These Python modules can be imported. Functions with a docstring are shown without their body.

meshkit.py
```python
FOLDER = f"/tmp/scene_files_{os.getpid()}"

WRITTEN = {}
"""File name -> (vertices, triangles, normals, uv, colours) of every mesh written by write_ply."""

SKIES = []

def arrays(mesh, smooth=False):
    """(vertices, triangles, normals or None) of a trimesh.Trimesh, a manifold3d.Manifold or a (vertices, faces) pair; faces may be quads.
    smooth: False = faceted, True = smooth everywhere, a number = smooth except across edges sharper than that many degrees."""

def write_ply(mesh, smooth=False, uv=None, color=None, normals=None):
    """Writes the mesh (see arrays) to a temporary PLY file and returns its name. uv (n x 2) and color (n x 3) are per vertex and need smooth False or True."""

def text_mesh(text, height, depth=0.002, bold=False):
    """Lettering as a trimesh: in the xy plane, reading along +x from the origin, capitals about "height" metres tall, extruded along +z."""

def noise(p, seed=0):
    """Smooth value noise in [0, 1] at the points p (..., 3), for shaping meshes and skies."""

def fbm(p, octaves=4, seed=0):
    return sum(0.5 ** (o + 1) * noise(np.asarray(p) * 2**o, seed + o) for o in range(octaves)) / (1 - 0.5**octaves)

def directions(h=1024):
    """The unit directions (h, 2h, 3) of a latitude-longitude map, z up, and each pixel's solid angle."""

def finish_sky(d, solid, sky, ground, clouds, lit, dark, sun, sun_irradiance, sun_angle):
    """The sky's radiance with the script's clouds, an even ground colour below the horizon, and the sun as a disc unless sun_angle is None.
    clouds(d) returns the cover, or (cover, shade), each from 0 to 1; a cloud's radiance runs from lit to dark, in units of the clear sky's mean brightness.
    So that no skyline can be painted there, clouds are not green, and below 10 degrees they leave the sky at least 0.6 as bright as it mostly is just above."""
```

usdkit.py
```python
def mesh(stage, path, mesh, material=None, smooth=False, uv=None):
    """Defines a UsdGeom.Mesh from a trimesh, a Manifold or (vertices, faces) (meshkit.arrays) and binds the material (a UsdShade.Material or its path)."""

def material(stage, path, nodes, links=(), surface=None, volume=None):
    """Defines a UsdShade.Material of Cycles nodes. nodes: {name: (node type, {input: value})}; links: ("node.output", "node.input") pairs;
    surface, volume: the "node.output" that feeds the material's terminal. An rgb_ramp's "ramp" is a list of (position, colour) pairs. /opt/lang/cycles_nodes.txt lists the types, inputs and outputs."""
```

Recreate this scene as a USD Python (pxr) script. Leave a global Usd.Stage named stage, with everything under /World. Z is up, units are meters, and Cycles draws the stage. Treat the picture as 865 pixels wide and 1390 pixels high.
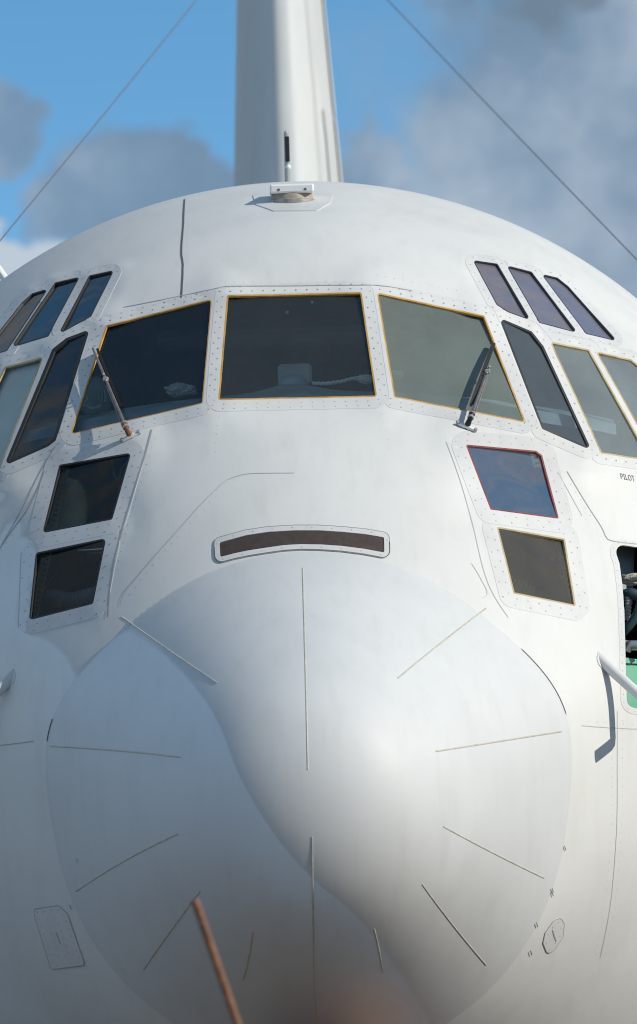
import math, random
import numpy as np
import shapely
import trimesh
from shapely.geometry import Polygon, LineString, Point, MultiPolygon
from scipy.interpolate import PchipInterpolator
from scipy.spatial import Delaunay, cKDTree
from pxr import Usd, UsdGeom, UsdLux, UsdShade, Gf, Sdf, Vt
import usdkit, meshkit

random.seed(7)
rng = np.random.default_rng(7)
stage = Usd.Stage.CreateInMemory()
UsdGeom.SetStageUpAxis(stage, 'Z')
world = UsdGeom.Xform.Define(stage, '/World')
UsdGeom.Scope.Define(stage, '/World/Looks')
T = Sdf.ValueTypeNames

# ------------------------------------------------------------------ camera
CAM = np.array([0.0, -30.0, 1.7])
FP = 11212.0                     # focal length in photograph pixels (photograph 865 x 1390)
ROLL = math.radians(1.7)
AZ, EL = math.atan(23.1 / FP), math.atan(484.9 / FP)
fwd = np.array([math.sin(AZ) * math.cos(EL), math.cos(AZ) * math.cos(EL), math.sin(EL)])
r0 = np.cross(fwd, [0, 0, 1]); r0 /= np.linalg.norm(r0)
u0 = np.cross(r0, fwd)
RIGHT = math.cos(ROLL) * r0 - math.sin(ROLL) * u0
UP = math.cos(ROLL) * u0 + math.sin(ROLL) * r0
cam = UsdGeom.Camera.Define(stage, '/World/camera')
cam.CreateHorizontalApertureAttr(36.0)
cam.CreateVerticalApertureAttr(36.0 * 1390 / 865)
cam.CreateFocalLengthAttr(36.0 * FP / 865)
cam.CreateFStopAttr(10.0)
cam.CreateFocusDistanceAttr(32.1)
cam.CreateClippingRangeAttr(Gf.Vec2f(0.5, 60000))
cam.CreateExposureAttr(0.12)
cam.AddTransformOp().Set(Gf.Matrix4d(*RIGHT, 0, *UP, 0, *(-fwd), 0, *CAM, 1))

# ------------------------------------------------------------------ sun and sky
SUN = np.array([0.765, -0.28, 0.51]); SUN /= np.linalg.norm(SUN)
SUN_EL, SUN_ROT = math.asin(SUN[2]), math.atan2(SUN[0], SUN[1])
sun = UsdLux.DistantLight.Define(stage, '/World/sun')
sun.CreateIntensityAttr(0.97); sun.CreateAngleAttr(0.53); sun.CreateColorAttr(Gf.Vec3f(1.0, 0.94, 0.84))
sun.CreateNormalizeAttr(True)
zx = -SUN; zax = SUN                                     # the light shines along its -z
xa = np.cross([0, 0, 1], zax); xa /= np.linalg.norm(xa); ya = np.cross(zax, xa)
sun.AddTransformOp().Set(Gf.Matrix4d(*xa, 0, *ya, 0, *zax, 0, 0, 0, 0, 1))


def pix_dir(px, py):
    """Unit direction(s) through photograph pixel(s)."""
    px, py = np.asarray(px, float), np.asarray(py, float)
    d = fwd + ((px - 432.5) / FP)[..., None] * RIGHT - ((py - 695.0) / FP)[..., None] * UP
    return d / np.linalg.norm(d, axis=-1, keepdims=True)


nodes = {
    'tc': ('texture_coordinate', {}),
    'lift': ('vector_math', {'math_type': 'multiply_add', 'vector2': (1, 1, 6.0), 'vector3': (0, 0, 0.03)}),
    'nrm': ('vector_math', {'math_type': 'normalize'}),
    'sky': ('sky_texture', {'sky_type': 'single_scattering', 'sun_disc': False, 'sun_elevation': SUN_EL, 'sun_rotation': SUN_ROT,
                            'altitude': 50.0, 'air_density': 1.0, 'aerosol_density': 0.15, 'ozone_density': 1.6}),
    'sat': ('hsv', {'hue': 0.484, 'saturation': 1.2, 'value': 2.3, 'fac': 1.0}),
    # cloud fields
    'wob': ('noise_texture', {'scale': 34.0, 'detail': 6.0, 'roughness': 0.56}),
    'wob2': ('noise_texture', {'scale': 120.0, 'detail': 5.0, 'roughness': 0.6}),
    'wob2c': ('vector_math', {'math_type': 'subtract', 'vector2': (0.5, 0.5, 0.5)}),
    'wob2s': ('vector_math', {'math_type': 'scale', 'scale': 0.017}),
    'pos2': ('vector_math', {'math_type': 'add'}),
    'wobc': ('vector_math', {'math_type': 'subtract', 'vector2': (0.5, 0.5, 0.5)}),
    'wobs': ('vector_math', {'math_type': 'scale', 'scale': 0.030}),
    'pos': ('vector_math', {'math_type': 'add'}),
    'bigo': ('vector_math', {'math_type': 'add', 'vector2': (9.1, 9.1, 4.3)}),
    'big': ('noise_texture', {'scale': 4.6, 'detail': 7.0, 'roughness': 0.58}),
    'bigm': ('map_range', {'range_type': 'smoothstep', 'from_min': 0.44, 'from_max': 0.57, 'to_min': 0.0, 'to_max': 0.9, 'clamp': True}),
    'shade': ('noise_texture', {'scale': 34.0, 'detail': 7.0, 'roughness': 0.6}),
    'sdot': ('vector_math', {'math_type': 'dot_product', 'vector2': tuple(SUN)}),
    'sclip': ('math', {'math_type': 'maximum', 'value2': 0.0}),
    'spow': ('math', {'math_type': 'power', 'value2': 6.0}),
    'sgain': ('math', {'math_type': 'multiply_add', 'value2': 0.3, 'value3': 1.0}),
    'cwhite': ('mix_color', {'use_clamp': False, 'b': (6.2, 6.6, 7.0)}),
    'cdark': ('mix_color', {'use_clamp': False, 'b': (1.5, 2.0, 2.6)}),
    'clit': ('vector_math', {'math_type': 'scale'}),
    'ccol': ('rgb_ramp', {'ramp': [(0.25, (1.35, 2.2, 3.2)), (0.48, (2.0, 2.95, 4.15)), (0.72, (4.5, 5.3, 6.2))]}),
    'bcol': ('rgb_ramp', {'ramp': [(0.25, (2.3, 2.35, 2.35)), (0.75, (4.8, 4.6, 4.3))]}),
    'blit': ('vector_math', {'math_type': 'scale'}),
    'mixb': ('mix_color', {'use_clamp': False}),
    'mixc': ('mix_color', {'use_clamp': False}),
    'bg': ('background_shader', {'strength': 0.094}),
}
links = [('tc.generated', 'lift.vector1'), ('lift.vector', 'nrm.vector1'), ('nrm.vector', 'sky.vector'), ('sky.color', 'sat.color'),
         ('tc.generated', 'wob.vector'), ('wob.color', 'wobc.vector1'), ('wobc.vector', 'wobs.vector1'),
         ('tc.generated', 'pos2.vector1'), ('tc.generated', 'wob2.vector'), ('wob2.color', 'wob2c.vector1'), ('wob2c.vector', 'wob2s.vector1'), ('wob2s.vector', 'pos2.vector2'), ('pos2.vector', 'pos.vector1'), ('wobs.vector', 'pos.vector2'), ('tc.generated', 'bigo.vector1'), ('bigo.vector', 'big.vector'), ('big.fac', 'bigm.value'),
         ('tc.generated', 'shade.vector'), ('shade.fac', 'ccol.fac'),
         ('tc.generated', 'sdot.vector1'), ('sdot.value', 'sclip.value1'), ('sclip.value', 'spow.value1'), ('spow.value', 'sgain.value1'),
         ('ccol.color', 'cwhite.a'), ('cr5.result', 'cwhite.fac'), ('cwhite.result', 'cdark.a'), ('cr4.result', 'cdark.fac'), ('cdark.result', 'clit.vector1'), ('sgain.value', 'clit.scale')]
# the clouds the photograph shows: centre (as a direction), width and height in radians, density
CLOUDS = [(850, 190, 300, 360, 0.95), (185, 280, 150, 105, 0.92), (-25, 185, 80, 75, 0.85), (560, 295, 190, 95, 0.92), (740, -30, 200, 75, 0.7),
          (22, 345, 62, 60, 0.85)]
links += [('shade.fac', 'bcol.fac'), ('bcol.color', 'blit.vector1'), ('sgain.value', 'blit.scale'), ('bigm.result', 'mixb.fac'), ('sat.color', 'mixb.a'), ('blit.vector', 'mixb.b')]
prev = None
for i, (px, py, rx, ry, dens) in enumerate(CLOUDS):
    d = pix_dir(px, py)
    nodes[f'cs{i}'] = ('vector_math', {'math_type': 'subtract', 'vector2': tuple(d)})
    nodes[f'cm{i}'] = ('vector_math', {'math_type': 'multiply', 'vector2': (FP / rx, FP / rx, FP / ry)})
    nodes[f'cl{i}'] = ('vector_math', {'math_type': 'length'})
    nodes[f'cr{i}'] = ('map_range', {'range_type': 'smoothstep', 'from_min': 1.08, 'from_max': 0.72, 'to_min': 0.0, 'to_max': dens, 'clamp': True})
    nodes[f'cx{i}'] = ('math', {'math_type': 'maximum', 'value2': 0.0})
    links += [('pos.vector', f'cs{i}.vector1'), (f'cs{i}.vector', f'cm{i}.vector1'), (f'cm{i}.vector', f'cl{i}.vector1'), (f'cl{i}.value', f'cr{i}.value'),
              (f'cr{i}.result', f'cx{i}.value1')] + ([(prev, f'cx{i}.value2')] if prev else [])
    prev = f'cx{i}.value'
links += [(prev, 'mixc.fac'), ('mixb.result', 'mixc.a'), ('clit.vector', 'mixc.b'), ('mixc.result', 'bg.color')]
sky_mat = usdkit.material(stage, '/World/Looks/sky_air', nodes, links, surface='bg.background')
dome = UsdLux.DomeLight.Define(stage, '/World/sky')
dome.CreateIntensityAttr(1.0)
UsdShade.MaterialBindingAPI.Apply(dome.GetPrim()).Bind(sky_mat)
dome.GetPrim().SetCustomDataByKey('kind', 'structure')

# ------------------------------------------------------------------ materials
M = {}


def mat(name, color, rough=0.5, metal=0.0, spec=0.5, var=0.0, scale=6.0, bump=0.0, bscale=40.0, coat=0.0, sheen=0.0):
    n = {'p': ('principled_bsdf', {'base_color': color, 'roughness': rough, 'metallic': metal, 'specular_ior_level': spec, 'coat_weight': coat, 'sheen_weight': sheen})}
    l = []
    if var or bump:
        n['g'] = ('geometry', {})
    if var:
        c = np.array(color)
        n['n'] = ('noise_texture', {'scale': scale, 'detail': 5.0, 'roughness': 0.6})
        n['r'] = ('rgb_ramp', {'ramp': [(0.3, tuple(np.clip(c * (1 - var), 0, 1))), (0.7, tuple(np.clip(c * (1 + var), 0, 1)))]})
        l += [('g.position', 'n.vector'), ('n.fac', 'r.fac'), ('r.color', 'p.base_color')]
    if bump:
        n['bn'] = ('noise_texture', {'scale': bscale, 'detail': 3.0})
        n['b'] = ('bump', {'strength': bump, 'distance': 0.01})
        l += [('g.position', 'bn.vector'), ('bn.fac', 'b.height'), ('b.normal', 'p.normal')]
    M[name] = usdkit.material(stage, '/World/Looks/' + name, n, l, surface='p.BSDF')
    return M[name]


def paint(name, base, rough, inside=None, grime=0.10, wave=0.0):
    """Weathered aircraft paint: blotches, faint rain streaks, a mottled gloss; the inner face is primer coloured."""
    b = np.array(base)
    n = {
        'g': ('geometry', {}),
        'n1': ('noise_texture', {'scale': 1.7, 'detail': 6.0, 'roughness': 0.62}),
        'mp': ('mapping', {'mapping_type': 'point', 'scale': (16.0, 5.0, 1.4)}),
        'n2': ('noise_texture', {'scale': 1.0, 'detail': 5.0, 'roughness': 0.65}),
        'n3': ('noise_texture', {'scale': 55.0, 'detail': 4.0, 'roughness': 0.7}),
        'r1': ('rgb_ramp', {'ramp': [(0.30, tuple(b * (1 - grime))), (0.62, tuple(b))]}),
        'r2': ('rgb_ramp', {'ramp': [(0.28, (0.86, 0.86, 0.83)), (0.50, (1, 1, 1))]}),
        'r3': ('rgb_ramp', {'ramp': [(0.24, (0.88, 0.87, 0.84)), (0.36, (1, 1, 1))]}),
        'm1': ('mix_color', {'blend_type': 'multiply', 'fac': 0.38}),
        'm2': ('mix_color', {'blend_type': 'multiply', 'fac': 0.6}),
        'rr': ('map_range', {'from_min': 0.3, 'from_max': 0.7, 'to_min': rough * 0.82, 'to_max': rough * 1.2, 'clamp': True}),
        'p': ('principled_bsdf', {'specular_ior_level': 0.36}),
        'bn': ('noise_texture', {'scale': 5.0, 'detail': 2.0, 'roughness': 0.5}),
        'b': ('bump', {'strength': wave, 'distance': 0.02}),
    }
    l = [('g.position', 'n1.vector'), ('g.position', 'mp.vector'), ('mp.vector', 'n2.vector'), ('g.position', 'n3.vector'), ('n1.fac', 'r1.fac'), ('n2.fac', 'r2.fac'), ('n3.fac', 'r3.fac'),
         ('r1.color', 'm1.a'), ('r2.color', 'm1.b'), ('m1.result', 'm2.a'), ('r3.color', 'm2.b'), ('n1.fac', 'rr.value'), ('rr.result', 'p.roughness'),
         ('m2.result', 'p.base_color'), ('g.position', 'bn.vector'), ('bn.fac', 'b.height'), ('b.normal', 'p.normal')]
    out = 'p.BSDF'
    if inside:
        n['d'] = ('diffuse_bsdf', {'color': inside})
        n['mx'] = ('mix_closure', {})
        l += [('g.backfacing', 'mx.fac'), ('p.BSDF', 'mx.closure1'), ('d.BSDF', 'mx.closure2')]
        out = 'mx.closure'
    M[name] = usdkit.material(stage, '/World/Looks/' + name, n, l, surface=out)
    return M[name]


INSIDE = (0.09, 0.11, 0.09)
paint('skin_paint', (0.635, 0.64, 0.62), 0.50, inside=INSIDE, wave=0.06, grime=0.06)
paint('frame_paint', (0.62, 0.625, 0.615), 0.50, inside=INSIDE, grime=0.16)
paint('radome_paint', (0.575, 0.59, 0.59), 0.55, inside=INSIDE, wave=0.03, grime=0.05)
paint('fin_paint', (0.54, 0.565, 0.56), 0.6, grime=0.06)
mat('strip_metal', (0.46, 0.44, 0.38), 0.5, var=0.18, scale=30)
mat('seam_dark', (0.10, 0.10, 0.10), 0.8)
mat('seam_grey', (0.33, 0.34, 0.34), 0.7)
mat('seam_pale', (0.46, 0.47, 0.47), 0.7)
mat('rivet_grey', (0.33, 0.32, 0.31), 0.55, var=0.35, scale=25)
mat('amber_seal', (0.50, 0.28, 0.06), 0.45, var=0.3, scale=14)
mat('ochre_seal', (0.42, 0.33, 0.17), 0.5, var=0.3, scale=14)
mat('red_seal', (0.20, 0.035, 0.035), 0.5, var=0.3, scale=14)
mat('black_seal', (0.02, 0.02, 0.02), 0.5)
mat('rivet_faint', (0.47, 0.47, 0.46), 0.5, var=0.2, scale=25)
mat('brown_rubber', (0.050, 0.034, 0.028), 0.65, var=0.25, scale=40)
mat('wiper_metal', (0.21, 0.19, 0.18), 0.42, metal=0.5, var=0.2, scale=40)
mat('wiper_black', (0.012, 0.012, 0.012), 0.5)
mat('rusty_brown', (0.20, 0.075, 0.03), 0.6, var=0.4, scale=60)
mat('copper_rust', (0.19, 0.085, 0.042), 0.7, var=0.45, scale=45, bump=0.4, bscale=90)
mat('post_brown', (0.095, 0.058, 0.042), 0.8, var=0.3, scale=20)
mat('white_paint', (0.74, 0.75, 0.74), 0.4, var=0.05)
mat('tan_rubber', (0.34, 0.28, 0.22), 0.6, var=0.2, scale=30)
mat('worn_metal', (0.36, 0.35, 0.33), 0.45, metal=0.4, var=0.3, scale=50)
mat('mast_grey', (0.30, 0.31, 0.32), 0.45)
mat('wire_dark', (0.12, 0.12, 0.13), 0.6)
mat('bulkhead_grey', (0.14, 0.15, 0.12), 0.6, var=0.4, scale=4)
mat('cockpit_black', (0.035, 0.038, 0.038), 0.6, var=0.3, scale=9)
mat('coaming_vinyl', (0.25, 0.33, 0.37), 0.6, var=0.3, scale=7, bump=0.3, bscale=14)
mat('cockpit_grey', (0.33, 0.36, 0.35), 0.5, var=0.2)
mat('primer_green', (0.48, 0.52, 0.25), 0.55, var=0.2, scale=20)
mat('cabinet_green', (0.16, 0.40, 0.27), 0.45, var=0.12, scale=8)
mat('pale_green', (0.50, 0.56, 0.46), 0.5)
mat('beige_leather', (0.80, 0.72, 0.46), 0.55, var=0.15, scale=12)
mat('hose_grey', (0.36, 0.39, 0.37), 0.5)
mat('hose_blue', (0.03, 0.06, 0.07), 0.4)
mat('pipe_metal', (0.50, 0.52, 0.52), 0.3, metal=0.85)
mat('chrome', (0.45, 0.50, 0.36), 0.18, metal=0.9)
mat('cloth_white', (0.62, 0.64, 0.58), 0.85, var=0.1, scale=30)
mat('fleece', (0.45, 0.42, 0.36), 0.95, var=0.3, scale=60, bump=0.8, bscale=120)
mat('red_tag', (0.35, 0.02, 0.03), 0.5)
mat('shade_panel', (0.74, 0.77, 0.75), 0.7, var=0.06, scale=5)
mat('stencil_ink', (0.10, 0.10, 0.11), 0.7)
mat('far_grass', (0.095, 0.060, 0.034), 0.95, var=0.35, scale=0.35)


def glass(name, tint, dust, ior=1.62, wave=0.02, wscale=3.0, film=(0.50, 0.50, 0.44), wdetail=2.0):
    n = {
        'g': ('geometry', {}),
        'w': ('noise_texture', {'scale': wscale, 'detail': wdetail}),
        'b': ('bump', {'strength': wave, 'distance': 0.05}),
        'fr': ('fresnel', {'IOR': ior}),
        't': ('transparent_bsdf', {'color': tint}),
        'gl': ('glossy_bsdf', {'color': (0.97, 0.98, 1.0), 'roughness': 0.012}),
        'm': ('mix_closure', {}),
        'dn': ('noise_texture', {'scale': 4.0, 'detail': 5.0, 'roughness': 0.55}),
        'dr': ('map_range', {'from_min': 0.25, 'from_max': 0.75, 'to_min': dust * 0.82, 'to_max': dust * 1.18, 'clamp': True}),
        'd': ('diffuse_bsdf', {'color': film}),
        'm2': ('mix_closure', {}),
    }
    l = [('g.position', 'w.vector'), ('w.fac', 'b.height'), ('b.normal', 'fr.normal') if False else ('b.normal', 'gl.normal'), ('fr.fac', 'm.fac'), ('t.BSDF', 'm.closure1'), ('gl.BSDF', 'm.closure2'),
         ('g.position', 'dn.vector'), ('dn.fac', 'dr.value'), ('dr.result', 'm2.fac'), ('m.closure', 'm2.closure1'), ('d.BSDF', 'm2.closure2')]
    M[name] = usdkit.material(stage, '/World/Looks/' + name, n, l, surface='m2.closure')


glass('windscreen_glass', (0.90, 0.95, 0.92), 0.008, ior=1.5, wave=0.015)
glass('centre_glass', (0.90, 0.95, 0.92), 0.036, ior=1.5, wave=0.015, film=(0.50, 0.47, 0.36))
glass('hazy_glass', (0.74, 0.82, 0.78), 0.26, ior=1.7, wave=0.015, film=(0.48, 0.56, 0.49))
glass('dusty_glass', (0.70, 0.78, 0.80), 0.30, ior=1.75, wave=0.03, film=(0.5, 0.56, 0.55))
glass('violet_glass', (0.45, 0.5, 0.58), 0.22, ior=2.0, wave=0.2, wscale=5.0, film=(0.52, 0.50, 0.62))
glass('streaky_glass', (0.92, 0.95, 0.92), 0.11, ior=1.6, wave=0.05, film=(0.5, 0.46, 0.38))
glass('lower_glass', (0.92, 0.96, 0.94), 0.006, ior=1.36, wave=0.05)
glass('slate_glass', (0.70, 0.78, 0.80), 0.14, ior=1.75, wave=0.03, film=(0.5, 0.54, 0.55))
glass('side_glass', (0.70, 0.78, 0.80), 0.008, ior=1.75, wave=0.03)
glass('wavy_glass', (0.70, 0.78, 0.80), 0.08, ior=4.0, wave=0.30, wscale=3.4, wdetail=0.3, film=(0.45, 0.55, 0.72))
glass('roof_glass', (0.35, 0.42, 0.50), 0.008, ior=1.8, wave=0.08)

# ------------------------------------------------------------------ scene helpers
used = {}


def free(path):
    k = used.get(path, 0); used[path] = k + 1
    return path if k == 0 else f'{path}_{k:03d}'


def parent_path(parent):
    return '/World' if parent is None else str(parent.GetPath())


def obj(name, mesh, material, parent=None, smooth=35, label=None, kind=None, normals=None):
    path = free(parent_path(parent) + '/' + name)
    if normals is not None:
        v, f = mesh
        m = UsdGeom.Mesh.Define(stage, path)
        m.CreatePointsAttr(Vt.Vec3fArray.FromNumpy(np.asarray(v, np.float32)))
        m.CreateFaceVertexCountsAttr(Vt.IntArray.FromNumpy(np.full(len(f), 3, np.int32)))
        m.CreateFaceVertexIndicesAttr(Vt.IntArray.FromNumpy(np.asarray(f, np.int32).ravel()))
        m.CreateSubdivisionSchemeAttr('none')
        m.CreateNormalsAttr(Vt.Vec3fArray.FromNumpy(np.asarray(normals, np.float32)))
        m.SetNormalsInterpolation('vertex')
        UsdShade.MaterialBindingAPI.Apply(m.GetPrim()).Bind(M[material])
    else:
        m = usdkit.mesh(stage, path, mesh, M[material], smooth=smooth)
    p = m.GetPrim()
    if label:
        p.SetCustomDataByKey('label', label)
    if kind:
        p.SetCustomDataByKey('kind', kind)
    return p


def thing(name, label, cat, loc=(0, 0, 0), group=None):
    x = UsdGeom.Xform.Define(stage, free('/World/' + name))
    x.AddTranslateOp().Set(Gf.Vec3d(*loc))
    tag(x.GetPrim(), label, cat, group)
    return x.GetPrim()


def tag(p, label, cat, group=None):
    p.SetCustomDataByKey('label', label); p.SetCustomDataByKey('category', cat)
    if group:
        p.SetCustomDataByKey('group', group)
    return p


def box(size, at=(0, 0, 0), rot=None, bevel=0.0):
    if bevel:
        import manifold3d
        s = np.array(size) / 2 - bevel
        pts = []
        for c in np.ndindex(2, 2, 2):
            o = (np.array(c) * 2 - 1) * s
            for k in range(3):
                e = np.zeros(3); e[k] = bevel * (c[k] * 2 - 1)
                pts.append(o + e)
        m = trimesh.convex.convex_hull(np.array(pts))
    else:
        m = trimesh.creation.box(size)
    if rot is not None:
        m.apply_transform(trimesh.transformations.euler_matrix(*[math.radians(a) for a in rot]))
    m.apply_translation(at)
    return m


def tube(pts, rad, n=10, cap=True):
    pts = np.asarray(pts, float)
    rad = np.broadcast_to(np.asarray(rad, float), (len(pts),))
    tan = np.gradient(pts, axis=0); tan /= np.linalg.norm(tan, axis=1, keepdims=True)
    a = np.array([0, 0, 1.0]) if abs(tan[0][2]) < 0.9 else np.array([1.0, 0, 0])
    s = np.cross(tan[0], a); s /= np.linalg.norm(s)
    V = []
    ang = np.arange(n) * 2 * np.pi / n
    for p, t, r in zip(pts, tan, rad):
        s = s - t * (s @ t); s /= np.linalg.norm(s)
        b = np.cross(t, s)
        V.append(p + r * (np.cos(ang)[:, None] * s + np.sin(ang)[:, None] * b))
    V = np.vstack(V); F = []
    for i in range(len(pts) - 1):
        for j in range(n):
            k = (j + 1) % n
            F += [(i * n + j, i * n + k, (i + 1) * n + k), (i * n + j, (i + 1) * n + k, (i + 1) * n + j)]
    if cap:
        c0, c1 = len(V), len(V) + 1
        V = np.vstack([V, pts[0], pts[-1]])
        for j in range(n):
            k = (j + 1) % n
            F += [(c0, k, j), (c1, (len(pts) - 1) * n + j, (len(pts) - 1) * n + k)]
    return trimesh.Trimesh(V, np.array(F), process=False)


def smooth_path(pts, n):
    pts = np.asarray(pts, float)
    d = np.r_[0, np.cumsum(np.linalg.norm(np.diff(pts, axis=0), axis=1))]
    return PchipInterpolator(d, pts)(np.linspace(0, d[-1], n))


def join(ms):
    return trimesh.util.concatenate([trimesh.Trimesh(m[0], m[1], process=False) if isinstance(m, tuple) else m for m in ms])


# ------------------------------------------------------------------ the aircraft's outer shape
ZC = 2.40            # height of the fuselage centre line
R = 2.185             # fuselage radius
ZT = -0.46           # radome tip, below the centre line
YJ = 1.40            # station of the radome joint
ynose = PchipInterpolator([0, .18, .37, .52, .64, .80, .90, .97, 1.0], [YJ, 1.71, 2.08, 2.30, 2.49, 2.96, 3.48, 4.05, 4.55])


def bulge(phi):
    a = np.degrees(np.arcsin(np.clip(np.sin(phi), -1, 1)))
    return 0.062 * np.exp(-((a - 20) / 17.0) ** 2)


def rho_joint(phi):
    """Radius of the radome joint about the tip axis; a little fuller at the upper sides."""
    return 0.968 + bulge(phi)


def radome_rho(s, phi):
    return s * (0.968 + bulge(phi) * s ** 3)


def ring(t, phi):
    rr = (1 - t) * rho_joint(phi) + t * R
    return rr * np.cos(phi), ZT * (1 - t) + rr * np.sin(phi)


_rs = np.linspace(0, .968, 400)
_slope = PchipInterpolator([0, .17, .30, .45, .57, .75, .968], [0, .30, .63, 1.38, 1.98, 2.42, 2.6])(_rs)
_yr = np.r_[0, np.cumsum((_slope[1:] + _slope[:-1]) / 2 * np.diff(_rs))]
_rad = PchipInterpolator(_rs / .968, _yr / _yr[-1])


def y_radome(s):
    """A blunt dome that runs into steep, almost conical sides."""
    return YJ * _rad(np.clip(s, 0, 1))


def f_base(x, z):
    """Depth of the smooth outer skin at a front-view position (z measured from the centre line)."""
    x, z = np.broadcast_arrays(np.asarray(x, float), np.asarray(z, float))
    lo, hi = np.full(x.shape, -0.05), np.ones(x.shape)
    for _ in range(34):
        t = (lo + hi) / 2
        dz = z - ZT * (1 - t)
        out = np.hypot(x, dz) > (1 - t) * rho_joint(np.arctan2(dz, x)) + t * R
        lo, hi = np.where(out, t, lo), np.where(out, hi, t)
    t = (lo + hi) / 2
    rho, bu = np.hypot(x, z - ZT), bulge(np.arctan2(z - ZT, x))
    s = rho / (0.968 + bu)
    for _ in range(8):
        s = rho / (0.968 + bu * np.minimum(s, 1) ** 3)
    return np.where(s < 1, y_radome(np.minimum(s, 1)), ynose(np.clip(t, 0, 1)))


FACETS = []          # (corner polygon in x z, plane coefficients a b c, flat margin, blend width)


def poly_dist(P, x, z):
    """Distance outside a convex polygon (0 inside)."""
    g = shapely.points(np.stack([x, z], -1))
    return shapely.distance(P, g)


def facet_shift(P, co, flat, wide, x, z, y, fn):
    """Depth change that flattens the skin to a window's plane; outside it fades from the change at the nearest edge."""
    a, b, c = co
    Q = P.buffer(flat, join_style='mitre')
    g = shapely.points(np.stack([x, z], -1))
    d = shapely.distance(Q, g)
    near = shapely.get_coordinates(shapely.shortest_line(Q, g)).reshape(-1, 2, 2)[:, 0]
    inside = d <= 0
    nx, nz = np.where(inside, x, near[:, 0]), np.where(inside, z, near[:, 1])
    yn = y.copy()
    if (~inside).any():
        yn[~inside] = fn(nx[~inside], nz[~inside])
    w = 1 - np.clip(d / wide, 0, 1); w = w * w * (3 - 2 * w)
    return w, a * nx + b * nz + c - yn


def f_skin(x, z, y=None):
    x, z = np.broadcast_arrays(np.asarray(x, float), np.asarray(z, float))
    y = f_base(x, z) if y is None else y
    num, den = np.zeros(y.shape), np.zeros(y.shape)
    for P, co, flat, wide in FACETS:
        x0, z0, x1, z1 = P.bounds; m = flat * 1.6 + wide
        k = (x > x0 - m) & (x < x1 + m) & (z > z0 - m) & (z < z1 + m)
        if not k.any():
            continue
        w, sh = facet_shift(P, co, flat, wide, x[k], z[k], y[k], f_base)
        num[k] += w * sh; den[k] += w
    return y + num / np.maximum(den, 1)


def at(px, py, y):
    """World point(s) where the sight line through a photograph pixel crosses the depth y."""
    d = pix_dir(px, py)
    y = np.asarray(y, float)
    return CAM + d * ((y - CAM[1]) / d[..., 1])[..., None]


def on_skin(px, py, fn=f_skin):
    y = np.full(np.shape(px), 2.0)
    for _ in range(14):
        p = at(px, py, y)
        y = 0.35 * y + 0.65 * fn(p[..., 0], p[..., 2] - ZC)
    return at(px, py, y)


def normal_at(x, z, fn=f_skin, e=0.004):
    fx = (fn(x + e, z) - fn(x - e, z)) / (2 * e)
    fz = (fn(x, z + e) - fn(x, z - e)) / (2 * e)
    n = np.stack([fx, -np.ones_like(fx), fz], -1)
    return n / np.linalg.norm(n, axis=-1, keepdims=True)


def skin_pt(x, z, off=0.0, fn=f_skin):
    x, z = np.asarray(x, float), np.asarray(z, float)
    p = np.stack([x, fn(x, z), z + ZC], -1)
    return p + off * normal_at(x, z, fn) if np.any(off) else p


def xz(pxpts, fn=f_skin):
    a = np.asarray(pxpts, float)
    p = on_skin(a[:, 0], a[:, 1], fn)
    return np.stack([p[:, 0], p[:, 2] - ZC], 1)


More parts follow.
